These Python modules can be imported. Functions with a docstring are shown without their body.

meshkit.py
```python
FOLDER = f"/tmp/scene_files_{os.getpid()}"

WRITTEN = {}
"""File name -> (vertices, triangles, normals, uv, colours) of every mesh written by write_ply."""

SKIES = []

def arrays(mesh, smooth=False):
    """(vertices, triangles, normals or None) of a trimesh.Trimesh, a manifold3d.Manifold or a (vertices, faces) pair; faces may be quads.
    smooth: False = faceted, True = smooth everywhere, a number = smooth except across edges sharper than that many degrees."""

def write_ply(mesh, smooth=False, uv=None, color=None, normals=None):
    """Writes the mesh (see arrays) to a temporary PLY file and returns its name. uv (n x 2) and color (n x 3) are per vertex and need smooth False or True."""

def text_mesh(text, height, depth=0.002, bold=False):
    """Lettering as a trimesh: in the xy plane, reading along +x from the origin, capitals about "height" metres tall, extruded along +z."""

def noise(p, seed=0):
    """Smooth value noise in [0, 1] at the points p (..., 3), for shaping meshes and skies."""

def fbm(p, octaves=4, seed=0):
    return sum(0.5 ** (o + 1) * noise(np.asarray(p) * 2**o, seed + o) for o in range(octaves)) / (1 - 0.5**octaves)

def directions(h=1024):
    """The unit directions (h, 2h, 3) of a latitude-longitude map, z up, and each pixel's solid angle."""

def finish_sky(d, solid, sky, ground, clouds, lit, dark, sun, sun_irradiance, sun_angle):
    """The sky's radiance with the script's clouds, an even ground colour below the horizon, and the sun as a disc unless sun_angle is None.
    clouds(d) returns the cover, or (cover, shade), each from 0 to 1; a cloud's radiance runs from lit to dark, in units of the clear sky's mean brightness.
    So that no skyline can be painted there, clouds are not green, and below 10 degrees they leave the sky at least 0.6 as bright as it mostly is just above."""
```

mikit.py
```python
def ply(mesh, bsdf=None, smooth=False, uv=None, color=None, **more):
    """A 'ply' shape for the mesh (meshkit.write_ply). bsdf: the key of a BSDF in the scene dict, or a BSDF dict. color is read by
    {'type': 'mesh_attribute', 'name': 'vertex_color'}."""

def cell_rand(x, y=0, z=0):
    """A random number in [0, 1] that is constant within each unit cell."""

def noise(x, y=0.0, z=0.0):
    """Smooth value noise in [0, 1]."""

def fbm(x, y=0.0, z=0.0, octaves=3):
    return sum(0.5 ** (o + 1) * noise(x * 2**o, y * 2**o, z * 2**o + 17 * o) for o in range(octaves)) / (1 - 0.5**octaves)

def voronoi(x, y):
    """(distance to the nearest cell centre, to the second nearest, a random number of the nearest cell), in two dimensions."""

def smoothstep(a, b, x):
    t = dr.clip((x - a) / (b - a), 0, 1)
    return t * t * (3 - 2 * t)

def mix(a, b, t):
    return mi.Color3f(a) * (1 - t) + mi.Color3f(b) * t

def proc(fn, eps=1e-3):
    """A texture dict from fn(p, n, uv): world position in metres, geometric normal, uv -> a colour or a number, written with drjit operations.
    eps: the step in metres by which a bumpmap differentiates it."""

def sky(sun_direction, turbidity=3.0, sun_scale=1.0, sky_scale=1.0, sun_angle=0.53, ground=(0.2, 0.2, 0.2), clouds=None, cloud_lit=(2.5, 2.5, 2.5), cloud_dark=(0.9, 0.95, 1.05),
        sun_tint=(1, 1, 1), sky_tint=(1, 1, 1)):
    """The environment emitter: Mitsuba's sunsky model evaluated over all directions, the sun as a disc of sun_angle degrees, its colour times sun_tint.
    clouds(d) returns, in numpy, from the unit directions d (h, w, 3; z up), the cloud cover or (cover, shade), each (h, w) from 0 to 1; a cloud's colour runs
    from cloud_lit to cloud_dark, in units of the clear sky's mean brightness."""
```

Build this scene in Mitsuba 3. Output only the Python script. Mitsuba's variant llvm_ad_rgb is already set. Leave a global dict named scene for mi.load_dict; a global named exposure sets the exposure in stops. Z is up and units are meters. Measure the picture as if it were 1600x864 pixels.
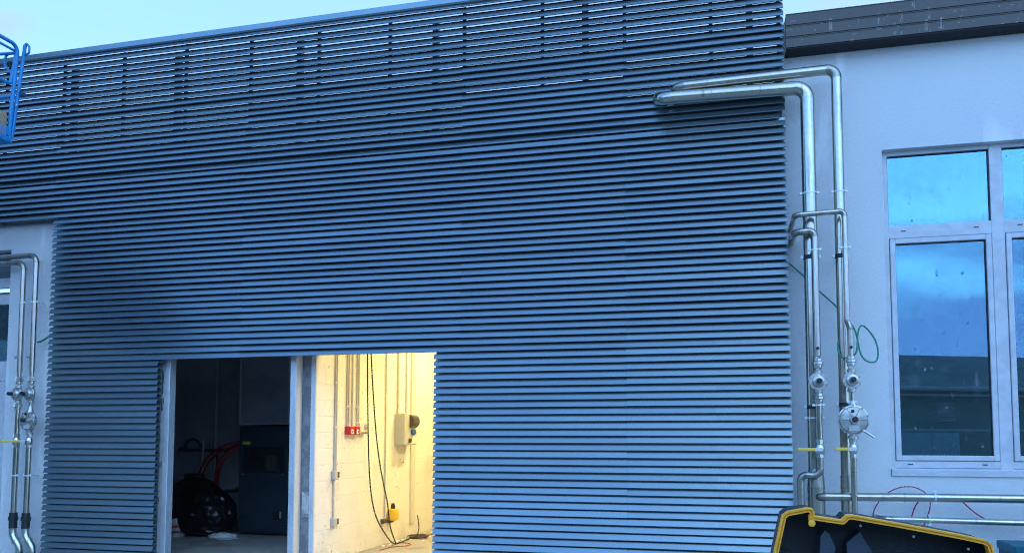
import math, random
import numpy as np, trimesh, drjit as dr, mitsuba as mi, mikit, meshkit
from shapely.geometry import Polygon, LineString, box as sbox
from mikit import noise, fbm, smoothstep, mix, voronoi, cell_rand, proc
T = mi.ScalarTransform4f
rng = random.Random(7)
scene, labels = {}, {}

# ------------------------------------------------------------------ camera, sky, exposure
F, CX, CY, W, H = 1274.67, 800.0, 600.0, 1600.0, 864.0
yaw, pit, roll = -.2454, .0672, .0014
cyw, syw, cp, sp = math.cos(yaw), math.sin(yaw), math.cos(pit), math.sin(pit)
fwd = np.array([syw * cp, cyw * cp, sp]); right = np.array([cyw, -syw, 0.]); up = np.cross(right, fwd)
upr = -math.sin(roll) * right + math.cos(roll) * up
EYE = np.array([0., -8.8733, 1.57])
scene['camera'] = {'type': 'perspective', 'fov_axis': 'x', 'fov': math.degrees(2 * math.atan(W / 2 / F)),
                   'principal_point_offset_x': 0.0, 'principal_point_offset_y': -(CY - H / 2) / H,
                   'near_clip': 0.05, 'far_clip': 3000.0,
                   'to_world': T().look_at(origin=EYE.tolist(), target=(EYE + fwd).tolist(), up=upr.tolist())}


def clouds(d):
    x, y, z = d[..., 0], d[..., 1], np.maximum(d[..., 2], 0.02)
    q = np.stack([x / (z + .25) * 1.3, y / (z + .25) * 1.3, 0 * z], -1)
    n = meshkit.fbm(q * np.array([1.0, 2.2, 1]) + 3.7, 5, 3)
    m = meshkit.fbm(q * np.array([3.1, 7.0, 1]) + 1.3, 5, 5)                   # finer, streaked unevenness of the veil
    t = np.clip((y + .9 * (n - .5) + .12) / .45, 0, 1)
    veil = t * t * (3 - 2 * t)                                                 # pale veil over the sky beyond the building
    s = meshkit.fbm(np.stack([x * 2.4 + .5 * y, z * 15 + 1.2 * x, 0 * z + 2], -1), 5, 9)
    lo = np.clip((z - .02) / .05, 0, 1); hi = np.clip((.245 + .22 * (s - .5) + .05 * x - z) / .075, 0, 1)
    bank = lo * hi * np.clip(-4 * y, 0, 1) * np.clip(1.25 - 3.2 * np.clip(s - .52, 0, 1) * np.clip((z - .10) / .05, 0, 1), .15, 1)   # streaked bank low behind the camera
    wisp = np.clip(1.5 * (n - .45), 0, .5) * (1 - veil)
    cover = np.maximum(np.maximum(veil * np.clip(1.0 - 3.2 * np.clip(.57 - .12 * x - m, 0, 1), .62, 1), bank * .9), wisp * .35)
    return cover, np.clip(bank + .10 * veil * (1 - n), 0, 1)


scene['sky'] = mikit.sky((0.35, -0.62, 0.70), turbidity=3, sun_scale=0.0, sky_scale=4.0, sun_angle=8, clouds=clouds,
                         cloud_lit=(.39, .60, .67), cloud_dark=(.36, .50, 1.25), sky_tint=(0.74, 1.06, 1.36), ground=(.12, .12, .12))
exposure = 1.8

# ------------------------------------------------------------------ materials


def tri(v):
    return mi.Color3f(float(v[0]), float(v[1]), float(v[2]))


def rgb(*c):
    return {'type': 'rgb', 'value': list(c)}


def principled(color, rough=.5, metal=0., spec=.5, **k):
    return {'type': 'twosided', 'bsdf': {'type': 'principled', 'base_color': rgb(*color) if isinstance(color, tuple) else color,
                                         'roughness': rough, 'metallic': metal, 'specular': spec, **k}}


def mottled(a, b, sx=3., sy=3., sz=3., lo=.35, hi=.65, octv=4):
    return proc(lambda p, n, uv: mix(tri(a), tri(b), smoothstep(lo, hi, fbm(p.x * sx + 7.3, p.y * sy + 2.1, p.z * sz + 4.7, octv))))


def galv_col(a, b, flake=28.):
    def fn(p, n, uv):
        big = fbm(p.x * 5 + 3, p.y * 5, p.z * 2.2 + 9, 4)
        fl = noise(p.x * flake * 2, p.y * flake * 2, p.z * flake)
        streak = smoothstep(.62, .8, fbm(p.x * 24 + 1, p.y * 24, p.z * 1.6 + 3, 3))
        return mix(tri(a), tri(b), dr.clip(.7 * big + .4 * fl - .1, 0, 1)) * (1 - .35 * streak)
    return proc(fn)


def galv_rough(lo, hi):
    return proc(lambda p, n, uv: lo + (hi - lo) * fbm(p.x * 14 + 5, p.y * 14, p.z * 9 + 2, 4))


def metal(color, rough):
    return {'type': 'twosided', 'bsdf': {'type': 'principled', 'base_color': color, 'roughness': rough, 'metallic': 1.0, 'specular': .5}}


def slat_col(p, n, uv):
    row = cell_rand(dr.floor((p.z + .013) / .08), dr.floor(p.x / 2.84), 3)
    dust = fbm(p.x * 1.3, p.z * 3.0, 2, 4)
    fleck = smoothstep(.80, .9, noise(p.x * 55, p.z * 160, p.y * 60))
    c = mix(tri((.188, .256, .284)), tri((.222, .290, .318)), dust) * (.94 + .12 * row)
    return mix(c, tri((.2, .22, .23)), .35 * fleck)


def plaster_col(p, n, uv):
    a = fbm(p.x * .9 + 11, p.z * .7, 5, 4)
    g = noise(p.x * 140, p.y * 140, p.z * 140)
    smear = smoothstep(.60, .78, fbm(p.x * 6 + 3, p.z * 1.3 + 8, 1, 4)) * smoothstep(.5, .62, fbm(p.x * 1.1 + 2, p.z * .6 + 4, 7, 3))
    c = mix(tri((.545, .555, .555)), tri((.62, .625, .62)), a) * (.89 + .20 * g)
    return mix(c, tri((.78, .78, .78)), .6 * smear)


scene['plaster_mat'] = {'type': 'twosided', 'bsdf': {'type': 'bumpmap', 'arbitrary': proc(lambda p, n, uv: .0022 * fbm(p.x * 90, p.y * 90, p.z * 90, 3), eps=2e-3),
                        'scale': 1.0, 'bsdf': {'type': 'diffuse', 'reflectance': proc(plaster_col)}}}
scene['slat_paint'] = principled(proc(slat_col), .28, .85, .5)
scene['frame_paint'] = principled((.10, .125, .145), .45)


def block_paint(p, n, uv):
    a = fbm(p.x * 8, p.y * 3, p.z * 3, 4)
    chip = smoothstep(.86, .92, noise(p.y * 24 + 4, p.z * 30, 3)) * smoothstep(.6, .75, noise(p.y * 3, p.z * 4, 8))
    scuff = smoothstep(.62, .75, fbm(p.y * 2.2 + 5, p.z * 2.6 + 1, 4, 4))
    c = mix(tri((.70, .68, .63)), tri((.78, .765, .72)), a)
    return mix(mix(c, tri((.62, .58, .52)), .5 * scuff), tri((.42, .39, .35)), chip)


scene['block_paint'] = {'type': 'twosided', 'bsdf': {'type': 'bumpmap', 'arbitrary': proc(lambda p, n, uv: .004 * fbm(p.x * 30, p.y * 30, p.z * 30, 3), eps=2e-3), 'scale': 1.0,
                        'bsdf': {'type': 'diffuse', 'reflectance': proc(block_paint)}}}
scene['mortar'] = principled((.72, .70, .64), .9, 0, .1)
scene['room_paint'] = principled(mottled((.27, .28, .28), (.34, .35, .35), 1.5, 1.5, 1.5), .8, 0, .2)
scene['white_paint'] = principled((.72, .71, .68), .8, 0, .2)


def conc_col(p, n, uv):
    a = fbm(p.x * 1.2, p.y * 1.2, 3, 5)
    s = smoothstep(.58, .7, fbm(p.x * 3.1 + 9, p.y * 2.2, 1, 4))
    dust = smoothstep(.7, .85, noise(p.x * 60, p.y * 60, 2))
    return mix(mix(tri((.30, .29, .27)), tri((.42, .40, .37)), a), tri((.22, .21, .20)), .6 * s) * (1 + .15 * dust)


scene['concrete'] = {'type': 'twosided', 'bsdf': {'type': 'bumpmap', 'arbitrary': proc(lambda p, n, uv: .004 * fbm(p.x * 18, p.y * 18, p.z * 18, 4), eps=3e-3), 'scale': 1.0,
                     'bsdf': {'type': 'diffuse', 'reflectance': proc(conc_col)}}}
scene['column_concrete'] = principled(mottled((.15, .16, .17), (.22, .23, .24), 14, 14, 9), .85, 0, .2)
scene['yard_concrete'] = principled(proc(lambda p, n, uv: mix(tri((.31, .305, .29)), tri((.40, .395, .38)), fbm(p.x * 2, p.y * 2, 0, 4)) * (.9 + .2 * noise(p.x * 90, p.y * 90, 0))), .9, 0, .2)
scene['galv'] = metal(galv_col((.37, .345, .285), (.58, .55, .465)), galv_rough(.12, .26))
scene['galv_elbow'] = metal(galv_col((.23, .215, .175), (.44, .42, .36)), galv_rough(.22, .45))
scene['galv_bright'] = metal(galv_col((.46, .445, .40), (.70, .68, .62)), galv_rough(.18, .34))
scene['cast_alu'] = principled(mottled((.40, .39, .36), (.54, .53, .49), 25, 25, 25), .34, .9)
scene['post_galv'] = principled(galv_col((.40, .44, .46), (.68, .71, .72), 40.), galv_rough(.32, .55), .45)
scene['post_galv_dark'] = principled(galv_col((.15, .18, .20), (.30, .33, .34), 40.), galv_rough(.35, .55), .3)
scene['bolt_zinc'] = principled((.62, .64, .64), .35, .4)
scene['rubber_black'] = principled((.012, .013, .014), .55)
scene['yellow_grip'] = principled((.74, .46, .03), .45)
scene['yellow_plastic'] = principled(mottled((.76, .335, .012), (.84, .39, .02), 30, 30, 30), .42)
scene['case_plastic'] = {'type': 'twosided', 'bsdf': {'type': 'bumpmap', 'arbitrary': proc(lambda p, n, uv: .0006 * noise(p.x * 900, p.y * 900, p.z * 900), eps=5e-4), 'scale': 1.0,
                         'bsdf': {'type': 'principled', 'base_color': rgb(.010, .013, .018), 'roughness': .42, 'specular': .4}}}
scene['case_panel'] = principled((.028, .042, .06), .38)


def fascia_col(p, n, uv):
    a = fbm(p.x * 1.4 + 2, p.y * 3, p.z * 5, 4)
    col = dr.floor(p.x * 34)
    on = cell_rand(col, 4, dr.floor(p.z * 8.4)) > .90
    drop = dr.select(on, smoothstep(.38, .62, noise(p.x * 120, p.z * 26, 5)) * smoothstep(.3, .7, fbm(p.z * 9 + col * 3.7, p.x * 3, 2, 2)), 0.)
    spot = smoothstep(.86, .92, noise(p.x * 30, p.y * 20, p.z * 34))
    c = mix(tri((.060, .053, .047)), tri((.082, .073, .066)), a)
    return mix(c, tri((.30, .31, .31)), dr.clip(.45 * drop + .4 * spot, 0, 1))


scene['fascia_metal'] = principled(proc(fascia_col), .5, 0, .4)
scene['soffit_dark'] = principled((.03, .03, .031), .8, 0, .2)
scene['window_frame'] = principled(mottled((.44, .45, .47), (.50, .51, .53), 9, 9, 9), .42)
scene['gasket'] = principled((.01, .01, .012), .6)


def dirt_mask(p, n, uv):
    f1, f2, w = voronoi(p.x * 6.3 + .4, p.z * 5.1 + .7)
    blob = dr.select(w > .80, smoothstep(.085, .03, f1 + .09 * (noise(p.x * 60, p.z * 40, 1) - .5)), 0.)
    run = smoothstep(.84, .9, noise(p.x * 42, p.z * 7 + 2, 3)) * smoothstep(.62, .75, noise(p.x * 5 + 1, p.z * 3.3, 6))
    edge = smoothstep(.60, .8, fbm(p.x * 7, p.z * 7, 9, 4)) * .10
    return dr.clip(.7 * blob + .25 * run + edge, 0, 1)


scene['coated_glass'] = {'type': 'blendbsdf', 'weight': proc(dirt_mask),
                         'a': {'type': 'thindielectric', 'int_ior': 2.55, 'ext_ior': 1.0, 'specular_reflectance': rgb(.34, .80, 1.0), 'specular_transmittance': rgb(.35, .42, .45)},
                         'b': principled(mottled((.05, .08, .10), (.22, .28, .32), 8, 8, 8), .8, 0, .2)}
scene['lift_blue'] = principled(mottled((.004, .17, .40), (.008, .20, .46), 8, 8, 8), .4)
scene['lift_dark'] = principled((.01, .05, .12), .5)
scene['cardboard'] = principled(mottled((.30, .21, .13), (.36, .26, .17), 6, 6, 30), .85, 0, .2)
scene['red_box'] = principled((.50, .012, .02), .4)
scene['grey_box'] = principled((.42, .42, .40), .5)
scene['pale_box'] = principled((.60, .58, .53), .5)
scene['smoke_lid'] = principled((.06, .05, .045), .2)
scene['blue_plug'] = principled((.02, .10, .30), .4)
scene['conduit_grey'] = principled((.42, .41, .39), .5)
scene['trunk_beige'] = principled((.58, .54, .47), .55)
scene['cable_black'] = principled((.012, .012, .012), .45)
scene['cable_green'] = principled((.012, .20, .125), .45)
scene['cable_red'] = principled((.32, .02, .06), .45)
scene['hose_red'] = principled((.20, .012, .012), .45)
scene['cabinet_paint'] = principled(mottled((.022, .036, .050), (.028, .042, .058), 5, 5, 5), .45)
scene['board_grey'] = principled(mottled((.20, .22, .24), (.25, .27, .29), 3, 3, 3), .6)
scene['bag_black'] = principled((.006, .006, .008), .30, 0, .5)
scene['film_white'] = principled((.70, .72, .72), .35)
scene['bucket_white'] = principled((.45, .45, .42), .5)
scene['bucket_red'] = principled((.35, .06, .05), .5)
scene['teal_plastic'] = principled(mottled((.003, .075, .105), (.006, .095, .13), 6, 6, 6), .55, 0, .3)
scene['teal_dark'] = principled((.004, .03, .05), .5)
scene['hall_roof'] = principled(mottled((.09, .10, .10), (.12, .13, .13), 1, 1, 1), .9, 0, .2)
scene['hall_wall'] = principled(mottled((.07, .15, .14), (.09, .17, .16), .5, .5, .5), .8, 0, .2)
scene['hall_pale'] = principled((.20, .30, .38), .7)
scene['hall_trim'] = principled((.22, .25, .26), .6)
scene['wood'] = principled(mottled((.30, .21, .12), (.40, .29, .17), 4, 30, 30), .7)
scene['mesh_white'] = principled((.60, .62, .62), .7)

# ------------------------------------------------------------------ mesh helpers


def put(key, mesh, mat, smooth=False, to_world=None, label=None, cat=None, group=None, kind=None):
    base, k = key, 0
    while key in scene:
        k += 1
        key = f'{base}_{k:03d}'
    d = mesh if isinstance(mesh, dict) else mikit.ply(mesh, mat, smooth=smooth)
    if to_world is not None:
        d = {**d, 'to_world': to_world}
    scene[key] = d
    tag(key, label, cat, group, kind)
    return key


def tag(key, label=None, cat=None, group=None, kind=None):
    e = {k: v for k, v in dict(label=label, category=cat, group=group, kind=kind).items() if v}
    if e:
        labels.setdefault(key, {}).update(e)


def cat(*ms):
    return trimesh.util.concatenate([m for m in ms if m is not None])


def bx(x0, x1, y0, y1, z0, z1, bev=0.):
    a, b = np.minimum([x0, y0, z0], [x1, y1, z1]), np.maximum([x0, y0, z0], [x1, y1, z1])
    if bev <= 0:
        return trimesh.creation.box(bounds=[a, b])
    pts = []
    for ix in (0, 1):
        for iy in (0, 1):
            for iz in (0, 1):
                c = np.array([(a, b)[ix][0], (a, b)[iy][1], (a, b)[iz][2]])
                s = np.array([1 - 2 * ix, 1 - 2 * iy, 1 - 2 * iz]) * bev
                for k in range(3):
                    q = c + s; q[k] = c[k]; pts.append(q)
    return trimesh.convex.convex_hull(np.array(pts))


def frame3(t):
    t = t / np.linalg.norm(t)
    a = np.array([0, 0, 1.]) if abs(t[2]) < .9 else np.array([0, 1., 0])
    u = np.cross(t, a); u /= np.linalg.norm(u)
    return t, u, np.cross(t, u)


def tube(pts, r, n=18, caps=True):
    P = np.asarray(pts, float); m = len(P)
    R = np.full(m, r) if np.isscalar(r) else np.asarray(r, float)
    tg = np.gradient(P, axis=0) if m > 2 else np.repeat([P[1] - P[0]], m, 0)
    tg /= np.linalg.norm(tg, axis=1, keepdims=True) + 1e-12
    _, u, _ = frame3(tg[0]); V = []
    a = np.arange(n) / n * 2 * np.pi
    for i in range(m):
        u = u - tg[i] * (u @ tg[i]); u /= np.linalg.norm(u); w = np.cross(tg[i], u)
        V.append(P[i] + R[i] * (np.cos(a)[:, None] * u + np.sin(a)[:, None] * w))
    V = np.vstack(V); Fs = []
    for i in range(m - 1):
        for j in range(n):
            k = (j + 1) % n
            Fs += [[i * n + j, i * n + k, (i + 1) * n + k], [i * n + j, (i + 1) * n + k, (i + 1) * n + j]]
    if caps:
        c0, c1 = len(V), len(V) + 1
        V = np.vstack([V, P[:1], P[-1:]])
        for j in range(n):
            k = (j + 1) % n
            Fs += [[c0, k, j], [c1, (m - 1) * n + j, (m - 1) * n + k]]
    return trimesh.Trimesh(V, np.array(Fs), process=False)


def arc_at(a, b, c, rb, steps=9):
    """points of the round bend of radius rb at corner b"""
    a, b, c = (np.asarray(v, float) for v in (a, b, c))
    d0, d1 = (a - b) / np.linalg.norm(a - b), (c - b) / np.linalg.norm(c - b)
    ang = math.acos(np.clip(d0 @ d1, -1, 1))
    if ang > 3.12:
        return [b]
    t = rb / math.tan(ang / 2)
    ctr = b + (d0 + d1) / np.linalg.norm(d0 + d1) * rb / math.sin(ang / 2)
    s, e = b + d0 * t - ctr, b + d1 * t - ctr
    w = math.acos(np.clip(s @ e / (rb * rb), -1, 1))
    return [ctr + (math.sin((1 - k) * w) * s + math.sin(k * w) * e) / math.sin(w) for k in np.linspace(0, 1, steps)]


def rounded(pts, rb, steps=8):
    out = [np.asarray(pts[0], float)]
    for i in range(1, len(pts) - 1):
        out += arc_at(pts[i - 1], pts[i], pts[i + 1], rb, steps)
    return out + [np.asarray(pts[-1], float)]


def spline(pts, n=60):
    from scipy.interpolate import CubicSpline
    P = np.asarray(pts, float)
    s = np.r_[0, np.cumsum(np.linalg.norm(np.diff(P, axis=0), axis=1))]
    return CubicSpline(s, P)(np.linspace(0, s[-1], n))


def lathe(profile, origin, axis, n=24):
    """profile: (radius, height along axis) pairs; closed at the ends"""
    ax, u, w = frame3(np.asarray(axis, float)); o = np.asarray(origin, float)
    pr = [(max(r, 1e-5), h) for r, h in profile]
    return tube_rings([o + ax * h for _, h in pr], [r for r, _ in pr], u, w, n)


def tube_rings(C, R, u, w, n):
    a = np.arange(n) / n * 2 * np.pi; V = np.vstack([c + r * (np.cos(a)[:, None] * u + np.sin(a)[:, None] * w) for c, r in zip(C, R)]); Fs = []
    for i in range(len(C) - 1):
        for j in range(n):
            k = (j + 1) % n
            Fs += [[i * n + j, i * n + k, (i + 1) * n + k], [i * n + j, (i + 1) * n + k, (i + 1) * n + j]]
    c0 = len(V); V = np.vstack([V, [C[0]], [C[-1]]]); m = len(C)
    for j in range(n):
        k = (j + 1) % n
        Fs += [[c0, k, j], [c0 + 1, (m - 1) * n + j, (m - 1) * n + k]]
    me = trimesh.Trimesh(V, np.array(Fs), process=False)
    if me.volume < 0:
        me.invert()
    return me


def rod(a, b, r, n=14):
    return tube([a, b], r, n)


def extrude_x(poly, x0, x1):
    m = trimesh.creation.extrude_polygon(poly, x1 - x0, engine='earcut')      # (y,z) polygon -> along x
    v = m.vertices.copy(); m.vertices = np.stack([v[:, 2] + x0, v[:, 0], v[:, 1]], 1)
    return m


def extrude_y(poly, y0, y1):
    m = trimesh.creation.extrude_polygon(poly, y1 - y0, engine='earcut')      # (x,z) polygon -> along y
    v = m.vertices.copy(); m.vertices = np.stack([v[:, 0], v[:, 2] + y0, v[:, 1]], 1); m.invert()
    return m


# ------------------------------------------------------------------ the setting: ground and floor
YW = .18                                                                       # face of the facade's plaster
put('ground', bx(-400, 400, -400, 400, -1, -.004), 'yard_concrete', kind='structure')
put('floor', bx(-9.3, .5, YW + .02, 9.2, -.2, .004), 'concrete', kind='structure')

# ------------------------------------------------------------------ the building
Bd = 'building'
labels[Bd] = {'label': 'pale plastered industrial building with dark eaves that stands behind the grey louvre screen', 'category': 'building'}
TH = .30
YB = YW + TH


def wall_piece(x0, x1, z0, z1, y0=YW, y1=YB):
    return bx(x0, x1, y0, y1, z0, z1)


DX0, DX1, DZ = -6.98, -2.95, 2.72                                              # doorway hidden by the louvre's own cut-out
WX0, WX1, WZ0, WZ1 = 1.722, 3.97, 1.205, 4.592
LX0, LX1, LZ1 = -10.75, -9.355, 4.15
put(Bd + '__wall', cat(wall_piece(-14, LX0, 0, 5.2), wall_piece(LX0, LX1, LZ1, 5.2), wall_piece(LX1, DX0, 0, 5.2), wall_piece(DX0, DX1, DZ, 5.2), wall_piece(DX1, .76, 0, 5.2)), 'plaster_mat')
put(Bd + '__wall', cat(wall_piece(.76, WX0, 0, 6.0), wall_piece(WX0, WX1, 0, WZ0), wall_piece(WX0, WX1, WZ1, 6.0), wall_piece(WX1, 9., 0, 6.0)), 'plaster_mat')
# eaves: three stepped boards over a dark soffit
for i, (z0, z1, y0) in enumerate(((5.70, 5.806, -.045), (5.812, 5.926, -.056), (5.932, 6.050, -.067))):
    put(Bd + '__fascia_board', extrude_x(Polygon([(y0, z0), (y0, z1 - .012), (y0 - .006, z1 - .006), (y0 - .006, z1), (YW - .002, z1), (YW - .002, z0)]), .775, 9.), 'fascia_metal')
put(Bd + '__soffit', bx(.775, 9., -.035, YW - .002, 5.685, 5.698), 'soffit_dark')
put(Bd + '__roof', cat(bx(.775, 9., YW, 9.3, 6.02, 6.09), bx(-14, .77, YW + .1, 9.3, 4.95, 5.08)), 'hall_roof')
# inside
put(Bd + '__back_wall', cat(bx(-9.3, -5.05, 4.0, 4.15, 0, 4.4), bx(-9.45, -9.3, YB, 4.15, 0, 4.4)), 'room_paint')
put(Bd + '__back_wall', cat(bx(-5.05, .5, 9.0, 9.2, 0, 4.4), bx(.5, .66, YB, 9.2, 0, 5.2)), 'white_paint')
put(Bd + '__back_wall', bx(.66, 9., 6., 6.2, 0, 5.9), 'room_paint')
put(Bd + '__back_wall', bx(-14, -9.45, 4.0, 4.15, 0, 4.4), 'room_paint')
put(Bd + '__ceiling', cat(bx(-9.3, .5, YB, 9.2, 4.4, 4.5)), 'white_paint')
PX = -4.83                                                                     # right face of the wall between the two rooms
pw = put(Bd + '__partition_wall', cat(bx(-5.03, PX - .005, .372, 9.0, .004, 4.4)), 'mortar')
bh, bl = .205, .50
blocks = {}
for r in range(14):
    for c in range(14):
        y0 = .385 + (c - .5 * (r % 2)) * bl
        y1 = min(y0 + bl, 6.0); y0 = max(y0, .385)
        if y1 - y0 < .06:
            continue
        L = round(y1 - y0, 3)
        if L not in blocks:
            blocks[L] = mikit.ply(bx(-.010, .012, .0012, L - .0012, .0011, bh - .0011, .0035), 'block_paint')
        put(pw + '__block', blocks[L], None, to_world=T().translate([PX - .012 + rng.uniform(-.0008, .0008), y0, .008 + r * bh]).rotate([0, 0, 1], rng.uniform(-.12, .12)))
put(pw + '__upper_render', bx(PX - .013, PX - .001, .385, 9.0, .012 + 14 * bh, 4.395), 'block_paint')
put(pw + '__lower_render', bx(PX - .013, PX - .001, 6.02, 9.0, .012, .008 + 14 * bh), 'block_paint')
# plaster corner strip and dark column end
cs = []
zz = np.linspace(.0, 3.4, 160)
inner = -4.895 + np.array([.012 * meshkit.fbm(np.array([z * 9., 2., 1.]), 3, 4) for z in zz])
put(pw + '__plaster_edge', extrude_y(Polygon(list(zip(inner, zz)) + [(PX + .002, 3.4), (PX + .002, 0.)]), .352, .386), 'plaster_mat')
put(pw + '__column_face', bx(-5.03, -4.86, .358, .371, .004, 4.4), 'column_concrete')
# lit side jamb (galvanised box posts)


def box_post(key, x0, x1, y0, y1, z1):
    k = put(key, bx(x0, x1, y0, y1, .0, z1, .004), 'post_galv')
    return k


j1 = box_post(Bd + '__door_jamb', -6.846, -6.768, .15, .275, 2.70)
j2 = box_post(Bd + '__door_jamb', -5.092, -5.014, .20, .352, 2.70)
put(j2 + '__side_plate', bx(-5.0145, -5.008, .203, .350, 0, 2.69), 'trunk_beige')
# ragged plaster reveal beside the left jamb
left = np.array([-6.955 + .075 * max(0, meshkit.fbm(np.array([z * 4.2, .3, .7]), 4, 2) - .38) / .3 + (.05 if z > 2.40 else 0) for z in zz])
put(Bd + '__plaster_reveal', extrude_y(Polygon(list(zip(left, zz * .80)) + [(-6.850, 2.72), (-6.850, 0.)]), .172, .30), 'plaster_mat')
for z in (2.045, 1.23):
    put(Bd + '__door_bracket', cat(bx(-6.93, -6.845, .10, .16, z, z + .012), bx(-6.93, -6.845, .10, .16, z + .03, z + .042), rod((-6.90, .13, z - .012), (-6.90, .13, z + .056), .007, 8)), 'galv_elbow')
# fibreglass mesh hanging from the plaster edge
mm = []
for k in range(15):
    t = k / 14
    mm.append(bx(-4.975 + .135 * t - .002, -4.975 + .135 * t + .002, .338, .340, .60 + .10 * (1 - t), .92 - .09 * t))
for k in range(20):
    z = .62 + k * .0155
    mm.append(bx(-4.975, -4.84, .3405, .3425, z - .0018, z + .0018))
put(pw + '__render_mesh', cat(*mm), 'mesh_white')

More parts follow.
